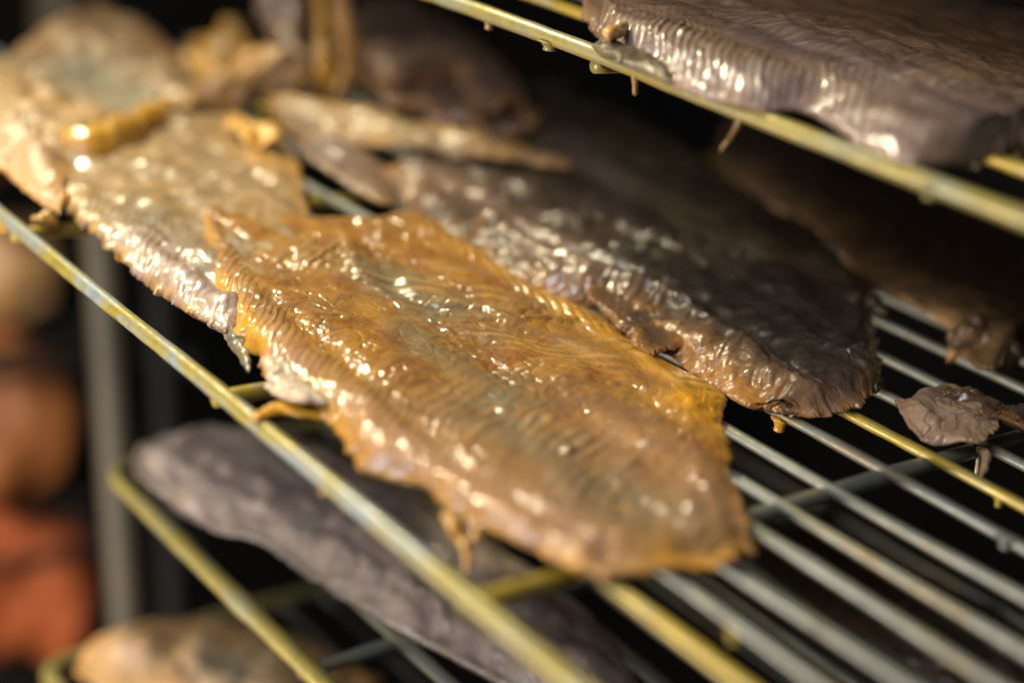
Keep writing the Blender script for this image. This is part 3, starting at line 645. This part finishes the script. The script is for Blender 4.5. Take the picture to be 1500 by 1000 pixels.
# --- the pale brown fillet on the upper rack
U_ = thing('smoked_fillet', 'big brown lilac fillet with fine ribbed edge lying on the upper rack', 'fish fillet', group=GRP)
ZU = .0855
fillet('flesh',
  L=[(862, 20), (872, 52), (930, 92), (1000, 128), (1060, 148), (1120, 160), (1180, 166), (1235, 195), (1310, 232), (1370, 240), (1430, 232)],
  R=[(960, -110), (1050, -80), (1130, -40), (1200, -10), (1290, 15), (1370, 40), (1450, 70), (1540, 100), (1580, 130), (1560, 170), (1520, 200)],
  Fa=[(862, 20), (860, -10), (880, -50), (960, -110)], Ne=[(1430, 232), (1470, 220), (1520, 200)],
  mat=LILAC, z=ZU, T=.0085, roll=.010, swell=.013, curl=.0008, nu=560, nv=300, jag=.0005, seed=93, lumps=.0012, rim=.004, rim_fat=.4, fat_sides=(.8, .2, .5, .5), dark=.05, belly=(.001, 0),
  gratings=[((970, 110), (985, 55), (13, 0), [(880, 50), (980, 95), (1080, 120), (1180, 140)], .018, .0011, .0003), ((1250, 160), (1262, 110), (19, 0), [(1180, 130), (1330, 190)], .014, .0004, .001),
            ((1200, 70), (1290, 60), .004, [(1100, 20), (1250, 80), (1400, 140)], .022, .0004, .004)],
  lines=[([(890, 20), (1020, 70), (1130, 110), (1250, 160), (1360, 215)], .004, -.0012), ([(1060, 0), (1200, 60), (1320, 120), (1420, 180)], .005, .0010)],
  spots=[([(960, 30), (1060, 80), (1150, 110)], .009, 'dark', .6), ([(1250, 150), (1340, 200)], .010, 'dark', .4), ([(880, 70), (1020, 130), (1150, 160), (1300, 225)], .007, 'pink', .9), ([(1150, 60), (1300, 120), (1450, 180)], .016, 'pink', .5)],
  parent=U_)
lump('crumb', [(890, 53), (900, 47), (916, 40)], [.0014, .0019, .0013], PALE, U_, z=.0915, seed=94, amp=.4, nl=.0025, n=24, sides=20)
fillet('burnt_rim', L=[(868, 68), (900, 92), (945, 112), (980, 126)], R=[(885, 58), (915, 70), (955, 88), (985, 118)], Fa=[(868, 68), (885, 58)], Ne=[(980, 126), (985, 118)],
       mat=RIND, z=.087, T=.0025, nu=90, nv=40, jag=.0008, seed=95, lumps=.0008, lump_l=.005, rim_fat=.3, parent=U_)
U2 = thing('smoked_fillet', 'dark brown fillet at the top right behind the ribbed one on the upper rack', 'fish fillet', group=GRP)
fillet('flesh', L=[(1150, -40), (1240, -5), (1330, 10), (1420, 40), (1500, 62), (1580, 90)], R=[(1180, -90), (1300, -60), (1400, -40), (1500, -10), (1580, 10), (1640, 40)],
       Fa=[(1150, -40), (1180, -90)], Ne=[(1580, 90), (1640, 40)], mat=BROWN, z=.092, T=.008, nu=160, nv=80, seed=97, lumps=.002, rim_fat=.3, parent=U2,
       gratings=[((1300, 20), (1400, 30), .004, [(1200, -20), (1500, 40)], .02, .0005, .003)])

for k, (x0, y0, lab) in enumerate(((.10, .085, 'brown fillet further back on the upper rack, out of the picture above the dark one'), (.11, .27, 'rearmost brown fillet on the upper rack, out of the picture at the top'))):  # unseen fillets added to shade the right side of the middle rack
    t = thing('smoked_fillet', lab, 'fish fillet', group=GRP)
    q = lambda x, y: np.array([x0 + x, y0 + y, ZU])
    fillet_world('flesh', [q(0, 0), q(-.012, .06), q(0, .15)], [q(.15, 0), q(.16, .07), q(.15, .15)], [q(0, 0), q(.075, -.02), q(.15, 0)], [q(0, .15), q(.075, .165), q(.15, .15)],
                 mat=LILAC, z=ZU, T=.007, roll=.012, nu=90, nv=90, seed=121 + k, lumps=.003, parent=t)

shade_rack = rack('topmost wire rack of the stack, above the picture', .166, .0300, [x - .010 for x in XU], -.36, .42, [(-.19, .03, .25, OLDROD), (.12, .03, .25, OLDROD)], edge_mat=OLDROD)  # unseen rack added to block the key light from the upper fillet
for k, (x0, y0, x1, y1, lab) in enumerate(((.036, -.17, .23, -.02, 'front brown fillet on the topmost rack, above the picture'), (.040, 0., .23, .14, 'middle brown fillet on the topmost rack, above the picture'))):  # added light blockers lying on the unseen rack
    t = thing('smoked_fillet', lab, 'fish fillet', group=GRP)
    c3 = lambda x, y: np.array([x, y, .1685])
    fillet_world('flesh', [c3(x0, y0), c3(x0 - .004, (y0 + y1) / 2), c3(x0, y1)], [c3(x1, y0), c3(x1 + .01, (y0 + y1) / 2), c3(x1, y1)], [c3(x0, y0), c3((x0 + x1) / 2, y0 - .01), c3(x1, y0)], [c3(x0, y1), c3((x0 + x1) / 2, y1 + .01), c3(x1, y1)],
                 mat=LILAC, z=.1685, T=.007, roll=.012, nu=90, nv=90, seed=131 + k, lumps=.003, parent=t)

# --- lower racks
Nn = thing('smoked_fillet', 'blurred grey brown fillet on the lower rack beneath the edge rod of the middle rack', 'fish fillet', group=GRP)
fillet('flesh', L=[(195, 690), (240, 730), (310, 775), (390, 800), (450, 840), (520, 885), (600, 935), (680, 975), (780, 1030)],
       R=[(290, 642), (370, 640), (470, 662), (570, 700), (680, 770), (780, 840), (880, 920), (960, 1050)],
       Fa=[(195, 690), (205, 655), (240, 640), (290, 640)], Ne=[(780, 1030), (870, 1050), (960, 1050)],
       mat=MAUVE, z=ZL + .003, T=.008, roll=.009, nu=260, nv=160, seed=103, lumps=.0022, rim=.005, rim_fat=.5, pink=.3, parent=Nn, spots=[([(480, 710), (620, 790), (780, 920)], .022, 'dark', .8)],  # dark spot paints the shade over the fillet's top into its colour
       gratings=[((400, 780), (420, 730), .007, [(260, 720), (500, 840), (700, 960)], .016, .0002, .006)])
O2 = thing('smoked_fillet', 'blurred tan fillet on the lowest rack at the bottom left corner', 'fish fillet', group=GRP)
fillet('flesh', L=[(110, 985), (180, 1030), (300, 1080), (420, 1120)], R=[(200, 915), (300, 915), (420, 930), (560, 1000)], Fa=[(110, 985), (130, 945), (200, 915)], Ne=[(420, 1120), (560, 1000)],
       mat=PALE, z=ZL2 + .005, T=.012, roll=.012, nu=160, nv=110, seed=107, lumps=.003, parent=O2, spots=[((330, 975), .02, 'dark', .7)])
P2 = thing('smoked_fillet', 'very dark glistening fillet on the lower rack under the bare wires at the bottom right', 'fish fillet', group=GRP)
fillet('flesh', L=[(1080, 800), (1180, 870), (1280, 940), (1400, 1010)], R=[(1200, 780), (1320, 830), (1450, 890), (1560, 960)], Fa=[(1080, 800), (1130, 775), (1200, 780)], Ne=[(1400, 1010), (1500, 1010), (1560, 960)],
       mat=BROWN, z=ZL + .003, T=.007, nu=200, nv=120, seed=109, lumps=.002, dark=.4, rim_fat=.2, parent=P2, gratings=[((1350, 900), (1370, 860), .003, [(1250, 880), (1450, 950)], .02, .0005, .001)])

# --- trolley post and the racks beyond at left
def bar_between(name, a, b, r, mat, parent=None, sides=16):
    V, F = tube(resample([a, b], 12), r, sides); return link_mesh(name, V, F, mat, parent)
post = tag(bar_between('upright_post', atd((143, 250), .80), atd((200, 1080), .80), .0095, POST), 'blurred grey upright post of the trolley standing left of the racks', 'post')
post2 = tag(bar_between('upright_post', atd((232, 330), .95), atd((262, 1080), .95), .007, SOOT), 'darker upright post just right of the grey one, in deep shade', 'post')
post3 = tag(bar_between('upright_post', atd((92, -80), 1.15), atd((92, 60), 1.15), .02, POST), 'grey upright post behind the pale fillet at the top left corner', 'post')

BGG = 'fish pieces on the background shelves'
def bg_fish(px0, px1, d, r, mat, label, seed):
    n = 40; a, b = atd(px0, d), atd(px1, d + .05)
    o = lump('fish_piece', [(*px0, d), ((px0[0] + px1[0]) / 2, (px0[1] + px1[1]) / 2, d + .02), (*px1, d + .05)], [r * .8, r, r * .9], mat, None, seed=seed, amp=.22, nl=.05, flat=.95)
    return tag(o, label, 'fish piece', BGG)
bg_fish((-120, 400), (70, 385), 1.05, .042, PALE, 'blurred yellowish beige fish piece on the topmost shelf at the left edge', 111)
bg_fish((-120, 600), (90, 610), 1.05, .054, ORANGE, 'blurred orange brown fish piece on the middle shelf at the left edge', 112)
bg_fish((-120, 850), (120, 860), 1.05, .058, SALMON, 'blurred salmon red fish piece on the bottom shelf at the left edge', 113)
bg_fish((-80, 232), (0, 240), 1.0, .012, SALMON, 'small blurred pink fish piece at the left edge under the pale fillet', 114)
for k, (py, lab) in enumerate(((462, 'dark background shelf under the yellowish beige fish piece'), (722, 'dark background shelf under the orange brown fish piece'), (975, 'dark background shelf under the salmon red fish piece'))):
    t = thing('background_shelf', lab, 'shelf', group='dark shelves at the left')
    p = atd((60, py), 1.09)
    for j in range(6):
        y = p[1] - .07 + j * .03
        V, F = tube(resample([(p[0] - .22, y, p[2] - .006), (p[0] + .075, y, p[2] - .006)], 8), .004, 10); link_mesh('slat', V, F, SOOT, t)
    V, F = tube(resample([(p[0] + .07, p[1] - .09, p[2] - .013), (p[0] + .07, p[1] + .1, p[2] - .013)], 8), .004, 10); link_mesh('edge_rod', V, F, SOOT, t)
